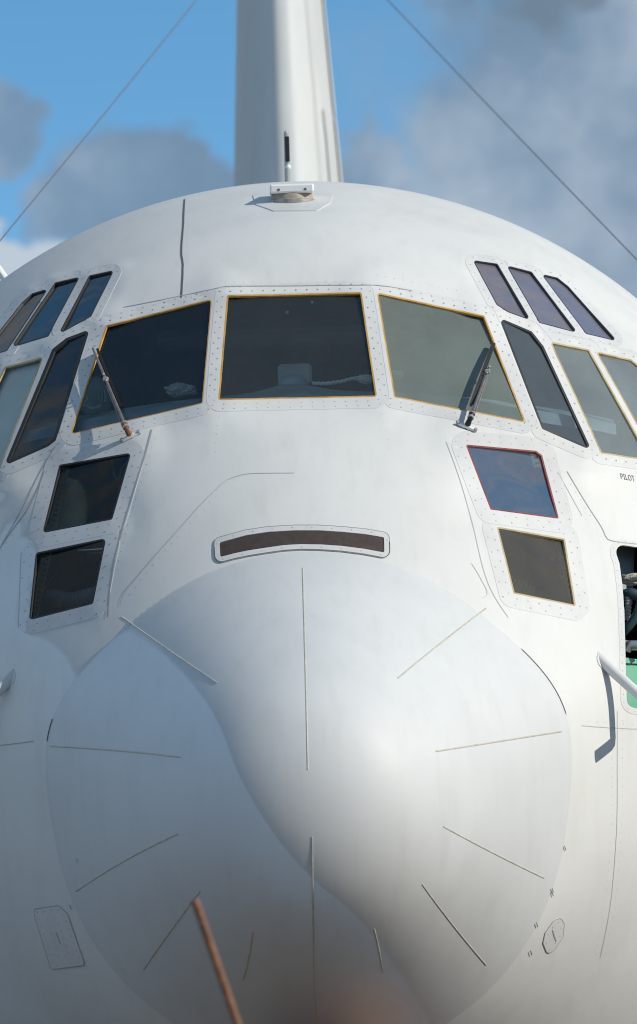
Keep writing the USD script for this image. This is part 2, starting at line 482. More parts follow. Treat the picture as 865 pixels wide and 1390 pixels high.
def dense(pts, step, closed=True):
    pts = np.asarray(pts, float)
    out = []
    n = len(pts)
    for i in range(n if closed else n - 1):
        a, b = pts[i], pts[(i + 1) % n]
        k = max(1, int(math.ceil(np.linalg.norm(b - a) / step)))
        out += [a + (b - a) * j / k for j in range(k)]
    if not closed:
        out.append(pts[-1])
    return np.array(out)


def rounded(poly, r):
    return poly.buffer(-r, quad_segs=5).buffer(r, quad_segs=5) if r else poly


# windows: outline in the photograph, corner radius, seal material, seal width, glass
WINDOWS = [
    ('windscreen_panel', [(308, 400.5), (491, 396.5), (512, 539), (296, 543.5)], .010, 'amber_seal', .006, 'centre_glass', 'centre windscreen pane with amber seal'),
    ('windscreen_panel', [(144, 441.5), (288, 405.5), (275.5, 548), (95, 590.5)], .012, 'amber_seal', .004, 'windscreen_glass', 'dark windscreen pane behind the pale wiper'),
    ('windscreen_panel', [(511.5, 397), (658, 428.5), (714, 574), (535, 539.5)], .010, 'amber_seal', .0055, 'hazy_glass', 'hazy green windscreen pane behind the black wiper'),
    ('side_window', [(122, 447), (90, 459), (71, 474), (8, 626), (12, 630), (66, 606), (76, 598)], .012, 'black_seal', .012, 'side_glass', None),
    ('side_window', [(677.5, 431), (722, 450), (738, 470), (801, 606), (797, 609), (736, 582.5)], .012, 'black_seal', .008, 'slate_glass', None),
    ('side_window', [(746, 463.5), (800, 474.5), (880, 617), (877, 625), (816, 616)], .010, 'ochre_seal', .006, 'dusty_glass', None),
    ('side_window', [(808, 476.5), (857, 488), (872, 500), (940, 625), (935, 637), (893, 628)], .010, 'ochre_seal', .006, 'dusty_glass', None),
    ('side_window', None, .010, 'ochre_seal', .006, 'lower_glass', 'side window blanked with a pale panel'),
    ('eyebrow_window', [(155.5, 366.5), (121, 374), (78.5, 455), (124, 430)], .010, 'black_seal', .005, 'roof_glass', None),
    ('eyebrow_window', [(109, 375.5), (74.5, 383.5), (14.8, 472), (66, 456.5)], .010, 'black_seal', .005, 'roof_glass', None),
    ('eyebrow_window', None, .010, 'black_seal', .005, 'roof_glass', None),
    ('eyebrow_window', [(641.5, 353), (675.5, 358), (721, 435.5), (689.5, 424), (674, 414)], .010, 'black_seal', .004, 'violet_glass', None),
    ('eyebrow_window', [(687, 360), (722, 369), (785, 452.5), (732, 438.5)], .010, 'black_seal', .004, 'violet_glass', None),
    ('eyebrow_window', [(734, 371.5), (757, 377), (772, 389), (839, 464), (795.5, 453.5)], .010, 'black_seal', .004, 'violet_glass', None),
    ('lower_window', [(80.5, 631), (178.5, 614.5), (152.6, 705.5), (57.5, 724)], .012, 'black_seal', .006, 'lower_glass', None),
    ('lower_window', [(48.6, 750.5), (144.6, 730.5), (126.6, 820), (39, 842.5)], .014, 'black_seal', .006, 'lower_glass', None),
    ('lower_window', [(632, 603.5), (728, 612), (736, 618), (759, 704.5), (666, 692)], .006, 'red_seal', .006, 'wavy_glass', None),
    ('lower_window', [(674, 715), (767, 731), (782, 823.5), (697, 806)], .006, 'ochre_seal', .006, 'streaky_glass', None),
]
MIRROR = {7: 5, 10: 13}
HATCH = [(832, 738), (900, 748), (905, 970), (851, 959), (849.5, 910), (847.5, 830), (845, 795), (841, 765)]
holes, planes = [], []
raw = []
for i, w in enumerate(WINDOWS):
    raw.append(None if w[1] is None else xz(w[1], f_base))
for i, j in MIRROR.items():
    raw[i] = raw[j] * [-1, 1]
for i, w in enumerate(WINDOWS):
    c = raw[i]
    y = f_base(c[:, 0], c[:, 1])
    A = np.c_[c, np.ones(len(c))]
    co = np.linalg.lstsq(A, y, rcond=None)[0]
    planes.append(co)
    P = Polygon(c).convex_hull
    eye = w[0] == 'eyebrow_window'
    FACETS.append((P, co, 0.012 if eye else 0.016, 0.06 if eye else 0.16))
for i, w in enumerate(WINDOWS):
    c = xz(w[1]) if w[1] is not None else xz(WINDOWS[MIRROR[i]][1]) * [-1, 1]
    holes.append(rounded(Polygon(c).buffer(0), w[2]))
hatch_hole = rounded(Polygon(dense(xz(HATCH), .05)), .03)
all_holes = shapely.union_all(holes + [hatch_hole])

aircraft = thing('transport_aircraft', 'pale grey cargo aircraft seen head-on with blunt radome and tall tail fin', 'aircraft')


def tri_poly(P, h):
    """Triangulates a polygon with interior points about h apart. Returns 2-D vertices, faces."""
    vs, fs, base = [], [], 0
    for g in getattr(P, 'geoms', [P]):
        if g.area < 1e-8:
            continue
        b = [dense(np.array(r.coords)[:-1], h) for r in (g.exterior, *g.interiors)]
        x0, z0, x1, z1 = g.bounds
        gx, gz = np.meshgrid(np.arange(x0, x1, h), np.arange(z0, z1, h * .87))
        gx = gx + (np.arange(gx.shape[0]) % 2)[:, None] * h / 2
        inner = np.stack([gx.ravel(), gz.ravel()], 1)
        if len(inner):
            sh = g.buffer(-h * 0.45)
            inner = inner[shapely.contains_xy(sh, inner[:, 0], inner[:, 1])] if not sh.is_empty else inner[:0]
        pts = np.vstack(b + [inner])
        tri = Delaunay(pts).simplices
        cen = pts[tri].mean(1)
        a = pts[tri]
        area = np.abs(np.cross(a[:, 1] - a[:, 0], a[:, 2] - a[:, 0])) if False else np.abs((a[:, 1, 0] - a[:, 0, 0]) * (a[:, 2, 1] - a[:, 0, 1]) - (a[:, 1, 1] - a[:, 0, 1]) * (a[:, 2, 0] - a[:, 0, 0]))
        tri = tri[shapely.contains_xy(g, cen[:, 0], cen[:, 1]) & (area > 1e-10)]
        vs.append(pts); fs.append(tri + base); base += len(pts)
    return np.vstack(vs), np.vstack(fs)


def orient(v, f, out):
    """Flips faces so they face along the outward direction given per vertex."""
    n = np.cross(v[f[:, 1]] - v[f[:, 0]], v[f[:, 2]] - v[f[:, 0]])
    flip = (n * out[f].mean(1)).sum(1) < 0
    f = f.copy(); f[flip] = f[flip][:, ::-1]
    return f


def plate(P, top, bottom, h=0.03, fn=f_skin, back=False):
    """A plate lying on the skin: its face at 'top' above it along the normal, with walls down to 'bottom'."""
    v2, f = tri_poly(P, h)
    n = normal_at(v2[:, 0], v2[:, 1], fn)
    s = np.stack([v2[:, 0], fn(v2[:, 0], v2[:, 1]), v2[:, 1] + ZC], 1)
    v = s + top * n
    f = orient(v, f, n)
    ms = [trimesh.Trimesh(v, f, process=False)]
    if bottom is not None:
        for g in getattr(P, 'geoms', [P]):
            for r_ in (g.exterior, *g.interiors):
                b = dense(np.array(r_.coords)[:-1], h)
                nb = normal_at(b[:, 0], b[:, 1], fn)
                sb = np.stack([b[:, 0], fn(b[:, 0], b[:, 1]), b[:, 1] + ZC], 1)
                k = len(b)
                V = np.vstack([sb + top * nb, sb + bottom * nb])
                i = np.arange(k); j = (i + 1) % k
                F = np.vstack([np.c_[i, j, j + k], np.c_[i, j + k, i + k]])
                c2 = Polygon(b)
                mid = (b + b[j]) / 2
                tan = b[j] - b
                side = np.stack([tan[:, 1], -tan[:, 0]], 1)
                side /= np.maximum(np.linalg.norm(side, axis=1, keepdims=True), 1e-9)
                test = mid + side * 1e-4
                inside = shapely.contains_xy(g, test[:, 0], test[:, 1])
                side[inside] *= -1
                out3 = np.stack([side[:, 0], np.zeros(k), side[:, 1]], 1)
                nn = np.cross(V[F[:, 1]] - V[F[:, 0]], V[F[:, 2]] - V[F[:, 0]])
                flip = (nn * np.vstack([out3, out3])).sum(1) < 0
                F[flip] = F[flip][:, ::-1]
                ms.append(trimesh.Trimesh(V, F, process=False))
    return join(ms)


def ribbon(p2, width, off=0.0012, fn=f_skin, closed=False):
    """A thin flat line lying on the skin along front-view points."""
    p2 = np.asarray(p2, float)
    P = skin_pt(p2[:, 0], p2[:, 1], 0, fn); N = normal_at(p2[:, 0], p2[:, 1], fn)
    t = np.gradient(P, axis=0)
    s = np.cross(t, N); s /= np.maximum(np.linalg.norm(s, axis=1, keepdims=True), 1e-9)
    wid = np.broadcast_to(np.asarray(width, float), (len(P),))[:, None] / 2
    V = np.vstack([P + s * wid + N * off, P - s * wid + N * off])
    k = len(P); i = np.arange(k - 1)
    F = np.vstack([np.c_[i, i + 1, i + 1 + k], np.c_[i, i + 1 + k, i + k]])
    return trimesh.Trimesh(V, orient(V, F, np.vstack([N, N])), process=False)


def line_px(pxpts, width, off=0.0012, n=None, fn=f_skin, wob=0.0):
    a = np.asarray(pxpts, float)
    n = n or max(6, int(np.linalg.norm(np.diff(a, axis=0), axis=1).sum() / 6))
    a = smooth_path(a, n) if len(a) > 2 else np.linspace(a[0], a[1], n)
    if wob:
        a = a + wob * (np.stack([meshkit.fbm(np.stack([np.arange(n) * .22, np.full(n, 3.3), np.full(n, s)], 1), 3) for s in (.5, 9.5)], 1) - .5)
    return ribbon(xz(a, fn), width, off, fn)


# ------------------------------------------------------------------ forward fuselage skin with its openings
nu = 190
tt = np.sort(np.r_[np.linspace(0, 0.9, 168), 1 - 0.1 * (1 - np.linspace(0, 1, 23)[1:]) ** 1.6])
ph = np.r_[np.linspace(-0.25, np.pi + 0.25, 330)[:-1], np.linspace(np.pi + 0.25, 2 * np.pi - 0.25, 121)[:-1]]
TT, PH = np.meshgrid(tt, ph, indexing='ij')
X, Z = ring(TT, PH)
Y = np.broadcast_to(ynose(TT), X.shape).copy()
Y = f_skin(X, Z, Y)
# aft: barrel and upswept tail
aft = [(6.0, 0, 1), (9, 0, 1), (14, 0, 1), (17, .02, .99), (20, .35, .84), (23, .85, .62), (26, 1.30, .40), (28.5, 1.62, .16)]
gx, gy, gz = [X], [Y], [Z]
for yy, cz, sc in aft:
    gx.append((R * sc * np.cos(ph))[None]); gz.append((cz + R * sc * np.sin(ph))[None]); gy.append(np.full((1, len(ph)), yy))
GX, GY, GZ = np.vstack(gx), np.vstack(gy), np.vstack(gz)
nr, nc = GX.shape
print('radome length', _yr[-1])
V = np.stack([GX, GY, GZ + ZC], -1).reshape(-1, 3)
i, j = np.meshgrid(np.arange(nr - 1), np.arange(nc), indexing='ij')
i, j = i.ravel(), j.ravel(); j2 = (j + 1) % nc
q = np.stack([i * nc + j, i * nc + j2, (i + 1) * nc + j2, (i + 1) * nc + j], 1)
F = np.vstack([q[:, [0, 1, 2]], q[:, [0, 2, 3]]])
axis_pt = np.stack([np.zeros(len(V)), V[:, 1] + 1.0, np.full(len(V), ZC)], 1)
F = orient(V, F, V - axis_pt)
NV = np.zeros_like(V)
fn_ = np.cross(V[F[:, 1]] - V[F[:, 0]], V[F[:, 2]] - V[F[:, 0]])
for k in range(3):
    np.add.at(NV, F[:, k], fn_)
NV /= np.linalg.norm(NV, axis=1, keepdims=True)


def cut_mesh(V, N, F, cut, ymax):
    tri = V[F][:, :, [0, 2]] - [0, ZC]
    near = V[F][:, :, 1].max(1) < ymax
    lo, hi = tri.min(1), tri.max(1)
    touch = np.zeros(len(F), bool)
    ix = np.nonzero(near)[0]
    polys = shapely.polygons(tri[ix])
    shapely.prepare(cut)
    hit = shapely.intersects(cut, polys)
    full = shapely.contains(cut, polys)
    keep = np.ones(len(F), bool); keep[ix[hit]] = False
    newV, newN, newF = [V], [N], [F[keep]]
    base = len(V)
    for k, P in zip(ix[hit & ~full], polys[hit & ~full]):
        D = P.difference(cut)
        a, b, c = tri[k]
        det = (b[1] - c[1]) * (a[0] - c[0]) + (c[0] - b[0]) * (a[1] - c[1])
        if abs(det) < 1e-14:
            continue
        for g in getattr(D, 'geoms', [D]):
            if g.geom_type != 'Polygon' or g.area < 1e-10:
                continue
            v2, f2 = trimesh.creation.triangulate_polygon(g, engine='earcut')
            l1 = ((b[1] - c[1]) * (v2[:, 0] - c[0]) + (c[0] - b[0]) * (v2[:, 1] - c[1])) / det
            l2 = ((c[1] - a[1]) * (v2[:, 0] - c[0]) + (a[0] - c[0]) * (v2[:, 1] - c[1])) / det
            W = np.stack([l1, l2, 1 - l1 - l2], 1)
            v3 = W @ V[F[k]]; n3 = W @ N[F[k]]
            n3 /= np.linalg.norm(n3, axis=1, keepdims=True)
            newV.append(v3); newN.append(n3); newF.append(orient(v3, np.asarray(f2), n3) + base)
            base += len(v3)
    return np.vstack(newV), np.vstack(newN), np.vstack(newF)


cV, cN, cF = cut_mesh(V, NV, F, all_holes, 4.8)
fuselage = obj('fuselage', (cV, cF), 'skin_paint', aircraft, normals=cN)

# ------------------------------------------------------------------ radome
ss = np.r_[0.0, np.linspace(0.02, 1.0, 70)]
rp = np.linspace(0, 2 * np.pi, 200, endpoint=False)
SS, RP = np.meshgrid(ss[1:], rp, indexing='ij')
rj = radome_rho(SS, RP)
RV = np.vstack([[0, 0, ZT + ZC], np.stack([rj * np.cos(RP), y_radome(SS), ZT + ZC + rj * np.sin(RP)], -1).reshape(-1, 3)])
lip = []
for off, dy in ((0.004, 0.004), (0.0035, 0.012), (-0.004, 0.016)):         # a rounded rear lip that stands a little proud of the skin
    lip.append(np.stack([(rho_joint(rp) + off) * np.cos(rp), np.full(len(rp), YJ + dy), ZT + ZC + (rho_joint(rp) + off) * np.sin(rp)], -1))
RV = np.vstack([RV] + lip)
k = len(rp); rows = len(ss) - 1 + len(lip)
fl = [(0, 1 + (a + 1) % k, 1 + a) for a in range(k)]
a = np.arange(k); b = (a + 1) % k
RF = [np.array(fl)]
for r_ in range(rows - 1):
    o0, o1 = 1 + r_ * k, 1 + (r_ + 1) * k
    RF += [np.c_[o0 + a, o0 + b, o1 + b], np.c_[o0 + a, o1 + b, o1 + a]]
RF = np.vstack(RF)
RF = orient(RV, RF, RV - np.array([0, 2.2, ZT + ZC]))
radome = obj('radome', trimesh.Trimesh(RV, RF, process=False), 'radome_paint', aircraft, smooth=50)
STRIPS = [[(411, 771), (414, 880), (418, 1045)], [(424, 1136), (427, 1310), (430, 1385)], [(660, 826), (600, 872), (540, 921)], [(762, 993), (592, 1020)],
          [(739, 1192), (662, 1154), (602, 1122)], [(660, 1310), (612, 1252), (573, 1200)], [(520, 1320), (515, 1292), (508, 1261)], [(330, 1330), (338, 1298), (343, 1265)],
          [(195, 1316), (240, 1252), (272, 1209)], [(103, 1210), (170, 1168), (242, 1132)], [(68, 1013), (160, 1019), (245, 1028)], [(165, 837), (230, 883), (295, 927)]]
for s_ in STRIPS:
    a_ = smooth_path(s_, 26) if len(s_) > 2 else np.linspace(s_[0], s_[1], 26)
    p = xz(a_, f_base)
    P3 = skin_pt(p[:, 0], p[:, 1], -0.0022, f_base)
    obj('lightning_strip', tube(P3, 0.0042, 8), 'strip_metal', radome)


def seam(pts, width, material='seam_dark', off=0.0015, parent=None, name='panel_seam', wob=0.0, fn=f_skin):
    return obj(name, line_px(pts, width, off, None, fn, wob), material, parent or fuselage)


# joint gap where it stands open
for pa, pb in (((727, 865), (783, 966)), ((48, 968), (49, 1003))):
    q_ = xz([pa, pb], f_base)
    a0, a1 = np.unwrap(np.arctan2(q_[:, 1] - ZT, q_[:, 0]))
    an = np.linspace(a0, a1, 30)
    g3 = np.stack([(rho_joint(an) + .0045) * np.cos(an), np.full(30, YJ + .006), ZT + ZC + (rho_joint(an) + .0045) * np.sin(an)], 1)
    obj('joint_gap', tube(g3, np.r_[.001, np.full(28, .0032), .001], 6), 'seam_dark', radome)

an = np.linspace(0, 2 * np.pi, 241)
obj('joint_line', tube(np.stack([(rho_joint(an) + .0025) * np.cos(an), np.full(241, YJ + .0105), ZT + ZC + (rho_joint(an) + .0025) * np.sin(an)], 1), .0022, 6, cap=False), 'seam_grey', radome)

# ------------------------------------------------------------------ windows
rivet = trimesh.creation.icosphere(subdivisions=1, radius=1.0)
rivet_unit = trimesh.Trimesh(*(lambda a_: (a_, np.array([[0, 1, 6], [1, 2, 6], [2, 3, 6], [3, 4, 6], [4, 5, 6], [5, 0, 6]])))(
    np.vstack([np.c_[np.cos(np.arange(6) * np.pi / 3), np.sin(np.arange(6) * np.pi / 3), np.zeros(6)], [0, 0, 1]])), process=False)


def rivets(points2, r=0.0038, h=0.0018, off=0.003):
    points2 = np.asarray(points2)
    N = normal_at(points2[:, 0], points2[:, 1]); P = skin_pt(points2[:, 0], points2[:, 1]) + N * off
    ms = []
    for p, n in zip(P, N):
        s = np.cross(n, [0, 0, 1.0]); s /= np.linalg.norm(s); b = np.cross(n, s)
        rr = r * rng.uniform(.8, 1.15)
        v = rivet_unit.vertices
        ms.append((p + rr * (v[:, :1] * s + v[:, 1:2] * b) + h * v[:, 2:] * n, rivet_unit.faces))
    return join(ms)


def along(P, step, start=0.0):
    out = []
    for g in getattr(P, 'geoms', [P]):
        L = g.exterior.length; n = max(3, int(L / step))
        for a_ in range(n):
            q_ = g.exterior.interpolate((a_ + start) * L / n)
            out.append((q_.x, q_.y))
    return out


taken = all_holes
frame_polys = []
RING = {'windscreen_panel': .046, 'side_window': .042, 'eyebrow_window': .034, 'lower_window': .056}
pane_prims = {}
for i, w in enumerate(WINDOWS):
    kind, _, _, seal_m, seal_w, glass_m, label = w
    H = holes[i]
    fp = H.buffer(RING[kind], join_style='mitre', mitre_limit=1.6).difference(shapely.union_all([taken]).buffer(0.0006) if False else taken)
    fp = rounded(fp.buffer(0), .004)
    fp = max(getattr(fp, 'geoms', [fp]), key=lambda g: g.area)
    taken = shapely.union_all([taken, fp.buffer(.0012)])
    fr = obj(kind, plate(fp, .0010, -.004), 'frame_paint', aircraft, smooth=30, label=label)
    # seal: an upstanding rubber or metal ring inside the opening
    inner = H.buffer(-seal_w, join_style='mitre')
    ringp = H.difference(inner)
    obj('seal', plate(ringp, .0008, -.009), seal_m, fr, smooth=30)
    # pane: flat, set back in the opening
    v2, f2 = trimesh.creation.triangulate_polygon(H.buffer(.006), engine='earcut')
    a_, b_, c_ = planes[i]
    n_ = np.array([a_, -1, b_]); n_ /= np.linalg.norm(n_)
    pv = np.stack([v2[:, 0], a_ * v2[:, 0] + b_ * v2[:, 1] + c_, v2[:, 1] + ZC], 1) - n_ * 0.0065
    pf = orient(pv, np.asarray(f2), np.tile(n_, (len(pv), 1)))
    pane_prims[i] = obj('pane', (pv, pf), glass_m, fr, smooth=False)
    # rivets
    rw = RING[kind]
    rows_ = [(.018, .040, 0.0)] if kind != 'windscreen_panel' else [(.016, .043, 0.0), (.035, .043, .5)]
    if kind == 'lower_window':
        rows_ = [(.018, .043, 0.0), (.043, .060, .5)]
    pts = []
    for dist, step, st in rows_:
        for q_ in along(H.buffer(dist, join_style='mitre'), step, st):
            if fp.buffer(-.003).contains(Point(q_)):
                pts.append(q_)
    if pts:
        obj('rivets', rivets(pts, off=.0010), 'rivet_grey', fr, smooth=60, kind='stuff')
    frame_polys.append(fp)

# pale panel behind the aft starboard window
H = holes[7]
a_, b_, c_ = planes[7]
v2, f2 = trimesh.creation.triangulate_polygon(H.buffer(.01), engine='earcut')
n_ = np.array([a_, -1, b_]); n_ /= np.linalg.norm(n_)
pv = np.stack([v2[:, 0], a_ * v2[:, 0] + b_ * v2[:, 1] + c_, v2[:, 1] + ZC], 1) - n_ * 0.03
obj('shade_panel', (pv, orient(pv, np.asarray(f2), np.tile(n_, (len(pv), 1)))), 'shade_panel', aircraft, smooth=False, label='pale blanking panel behind the side window')

# ------------------------------------------------------------------ panel lines on the skin
seam([(250, 270), (248, 320), (246.5, 345), (248, 360), (246, 404)], .0075, 'seam_dark', wob=3.0)
seam([(168, 417), (215, 408), (296, 391), (305, 389), (400, 388), (500, 387), (560, 395)], .005, 'seam_grey')
seam([(206, 583), (199, 610), (182, 665), (165, 722), (152, 778), (146, 838)], .007, 'seam_grey')
seam([(163, 822), (165, 812), (185, 785), (240, 722), (290, 668), (312, 650), (340, 643), (400, 642)], .0034, 'seam_pale')
seam([(60, 640), (38, 690), (15, 722), (-5, 752)], .005, 'seam_grey')
seam([(75, 606), (55, 640), (30, 690), (2, 740)], .004, 'seam_grey')
seam([(606, 600), (624, 650), (640, 705), (662, 790), (690, 838)], .003, 'seam_pale')
seam([(770, 640), (800, 690), (818, 718), (825, 732), (840, 736), (866, 739), (900, 744)], .0045, 'seam_grey')
seam([(757, 640), (790, 700)], .0026, 'seam_pale')
seam([(838, 965), (838, 1090), (832, 1200), (815, 1300)], .003, 'seam_pale')
seam([(790, 985), (830, 988), (880, 990)], .003, 'seam_pale')
seam([(0, 1012), (25, 1009), (46, 1006)], .0035, 'seam_grey')
seam([(29, 750), (27, 800), (25, 852)], .003, 'seam_grey')
seam([(640, 765), (655, 790), (662, 806), (655, 812)], .0026, 'seam_pale')
# small fasteners along the radome rim
for (px, py) in [(765, 1148), (748, 1210), (719, 1290), (748, 1205), (105, 1165), (96, 1228), (727, 1252)]:
    p2 = xz([(px, py), (px + 2, py + 6)], f_base)
    obj('rim_latch', ribbon(np.linspace(p2[0], p2[1], 4), .0045, .005, f_base), 'seam_dark', radome)
# access doors low on both sides
for pts_, nm, lab in (([(46, 1234), (80, 1229), (92, 1240), (116, 1310), (70, 1316), (48, 1245)], 'access_door', 'riveted access door low beside the radome'),
                      ([(737, 1280), (740, 1266), (752, 1249), (761, 1246), (766, 1254), (764, 1272), (752, 1290), (743, 1295)], 'access_door', 'small oval access door')):
    P = rounded(Polygon(dense(xz(pts_), .02)), .012)
    dr = obj(nm, plate(P, .0022, -.002, h=.03), 'frame_paint', aircraft, label=lab)
    e = np.array(P.exterior.coords)
    obj('door_seam', ribbon(dense(e, .01, closed=False), .0034, .0026), 'seam_grey', dr)
    rp_ = [q_ for d_ in (-.014, -.045) for q_ in along(P.buffer(d_), .028)] if 'riveted' in lab else along(P.buffer(-.012), .03)
    obj('rivets', rivets(rp_, r=.003, off=.0022), 'rivet_grey', dr, kind='stuff')
    cx, cz = P.centroid.x, P.centroid.y
    obj('door_latch', ribbon(np.array([[cx - .006, cz + .022], [cx, cz], [cx + .008, cz - .022]]), .005, .0035), 'seam_grey', dr)

def rivet_row(pts, step=.036, off=.0004, r=.0030):
    a_ = np.asarray(pts, float)
    a_ = smooth_path(a_, 160) if len(a_) > 2 else np.linspace(a_[0], a_[1], 160)
    p_ = xz(a_)
    d_ = np.r_[0, np.cumsum(np.linalg.norm(np.diff(p_, axis=0), axis=1))]
    k_ = np.arange(step / 2, d_[-1], step)
    obj('rivets', rivets(np.stack([np.interp(k_, d_, p_[:, 0]), np.interp(k_, d_, p_[:, 1])], 1), r=r, h=.0012, off=off), 'rivet_faint', fuselage, kind='stuff')


for row in ([(212, 590), (205, 612), (188, 667), (171, 724), (158, 780)], [(300, 384), (400, 382.5), (500, 382)], [(310, 395), (298, 372), (296, 345)], [(298, 560), (294, 590), (292, 618)],
            [(516, 556), (524, 585), (529, 612)], [(170, 424), (220, 412), (292, 397)], [(845, 972), (845, 1090), (839, 1195), (822, 1300)], [(831, 972), (831, 1090), (825, 1195), (808, 1300)],
            [(792, 979), (835, 982), (880, 984)], [(173, 812), (193, 785), (246, 724), (295, 672)], [(772, 652), (798, 694), (813, 718)], [(0, 1018), (25, 1015), (44, 1012)],
            [(505, 372), (640, 398)], [(40, 690), (18, 722), (-5, 760)], [(255, 285), (254, 330), (253, 398)]):
    rivet_row(row)

# brown strip set above the radome
BROWN = [(298.5, 737.5), (334.7, 727.5), (365, 723), (400, 721), (432, 721), (464, 723), (495, 726), (521, 730.5), (521.5, 751), (495, 746), (464, 742), (435, 740), (409, 739.5), (385, 741), (360.6, 744.5), (338, 748), (318.5, 752), (299.5, 757)]
bp = xz(dense(BROWN, 6))
BP = rounded(Polygon(bp).buffer(0), .006)
trim_p = rounded(BP.buffer(.021), .012)
tr = obj('vent_trim', plate(trim_p.difference(BP.buffer(.0005)), .0045, -.004, h=.02), 'frame_paint', aircraft)
obj('vent_strip', plate(BP, .0022, -.006, h=.02), 'brown_rubber', tr, label='dark brown curved strip')
e = np.array(trim_p.exterior.coords)
lower = [q_ for q_ in dense(e, .006, closed=False)]
lower_z = np.array(lower)[:, 1] + .32 * np.array(lower)[:, 0] ** 2
obj('trim_gap', ribbon(np.array(lower), np.where(lower_z < np.median(lower_z), .0036, .0016), .0052), 'seam_dark', tr)
obj('rivets', rivets(along(BP.buffer(.011), .075), r=.003, off=.0045), 'rivet_grey', tr, kind='stuff')

# stencilled lettering under the port side windows
tm = meshkit.text_mesh('PILOT', 1.0, depth=0.05)
tv = np.array(tm.vertices); k_ = (tv[:, 2] < .01)
u_ = tv[:, 0] / tv[:, 0].max()
pxs = np.stack([843.0 + 19.5 * u_ + tv[:, 1] * -2.0, 650.0 + 3.6 * u_ - 7.6 * tv[:, 1]], 1)
q2 = xz(pxs)
tp = skin_pt(q2[:, 0], q2[:, 1], np.where(k_, .0002, .0012)[:, None])
obj('stencil_lettering', (tp, np.array(tm.faces)), 'stencil_ink', aircraft, smooth=False, label='small black stencilled word PILOT')

# ------------------------------------------------------------------ wipers
def wiper(pivot, tip, arm_m, label, mirror, knuckle):
    """pivot, tip: photograph pixels; the arm stands off the glass."""
    P = skin_pt(*xz([pivot]).T)[0]; Q = skin_pt(*xz([tip]).T)[0]
    nP = normal_at(*xz([pivot]).T)[0]; nQ = normal_at(*xz([tip]).T)[0]
    up = nP + nQ; up /= np.linalg.norm(up)
    A, B = P + .045 * up, Q + .040 * up
    ax = (B - A) / np.linalg.norm(B - A); sd = np.cross(ax, up)
    L = np.linalg.norm(B - A)
    w_ = obj('wiper', tube(np.linspace(A + ax * .05, B if mirror < 0 else A + ax * L * .66, 6), [.0068, .0066, .0062, .0058, .0054, .0046], 8), arm_m, aircraft, label=label)
    obj('parallel_rod', tube([A + ax * .05 + sd * .010 * mirror, A + ax * (L * .55) + sd * .007 * mirror], .003, 6), arm_m, w_)
    # pivot: bolted plate, boot and bush
    base = [pt for pt in (P - sd * .036, P + sd * .036)]
    obj('pivot_plate', tube([base[0] + up * .006, P + up * .008, base[1] + up * .006], [.007, .010, .007], 8), 'white_paint', w_)
    for e_ in base:
        obj('pivot_bolt', tube([e_, e_ + up * .016], .007, 8), 'worn_metal', w_)
    bpts = [P, P + up * .02 + ax * .006, A + ax * .012, A + ax * .032, A + ax * .055]
    obj('pivot_boot', tube(bpts, [.010, .012, .009, .0125, .008], 9), knuckle, w_)
    for d_ in (.016, .04):
        obj('clamp', tube([A + ax * d_ - ax * .004, A + ax * d_ + ax * .004], .0135, 9), 'worn_metal', w_)
    # blade with its holder
    lo, hi = L * (.22 if mirror > 0 else .30), L * 1.02
    c0, c1 = A + ax * lo - up * .016, A + ax * hi - up * .022
    bl = np.linspace(c0, c1, 7) + sd * (-.014) * mirror
    hgt = np.array([.003, .011, .014, .015, .014, .010, .003])
    Vb = np.vstack([bl + up * hgt[:, None] + sd * (.008 if mirror > 0 else .005), bl + up * hgt[:, None] - sd * (.008 if mirror > 0 else .005), bl - up * .012 + sd * .004, bl - up * .012 - sd * .004])
    hull = trimesh.convex.convex_hull(Vb)
    obj('blade', hull, 'wiper_black', w_, smooth=20)
    m_ = A + ax * L * .62
    obj('blade_clip', box((.022, .015, .018), m_ + 0 * up, bevel=.003), 'worn_metal', w_)
    for s_ in (-1, 1):
        obj('clip_bolt', trimesh.creation.icosphere(1, .005).apply_translation(m_ + ax * .02 * s_ + up * .010), 'worn_metal', w_)
    return w_


wiper((178, 594), (131, 482), 'wiper_metal', 'pale metal wiper resting on the dark windscreen pane', -1, 'copper_rust')
wiper((633, 581), (672, 474), 'wiper_metal', 'dark bladed wiper resting on the hazy windscreen pane', 1, 'wiper_black')

# ------------------------------------------------------------------ pitot masts and roof fittings
def pitot(side):
    p2 = xz([(818, 898)])[0]
    p2 = np.array([abs(p2[0]) * side, p2[1]])
    P = skin_pt(p2[0], p2[1]); n = normal_at(p2[:1], p2[1:])[0]
    d = np.array([.66 * side, -.34, -.66]); d /= np.linalg.norm(d)
    L = .30
    E = P + d * L
    pts = [P - d * .05, P + d * .01, P + d * L * .5, P + d * (L - .05), E, E + np.array([0, -.04, -.004]), E + np.array([0, -.13, -.006])]
    m_ = obj('pitot_tube', tube(smooth_path(pts, 26), .0205, 14), 'frame_paint', aircraft, label='grey bent probe tube standing out from the nose skin')
    obj('mount_flange', tube([P - n * .004, P + n * .003], [.036, .033], 20), 'frame_paint', m_)
    return m_


pitot(1); pitot(-1)


def roof_y(px, py):
    return on_skin(np.array([px], float), np.array([py], float))[0]


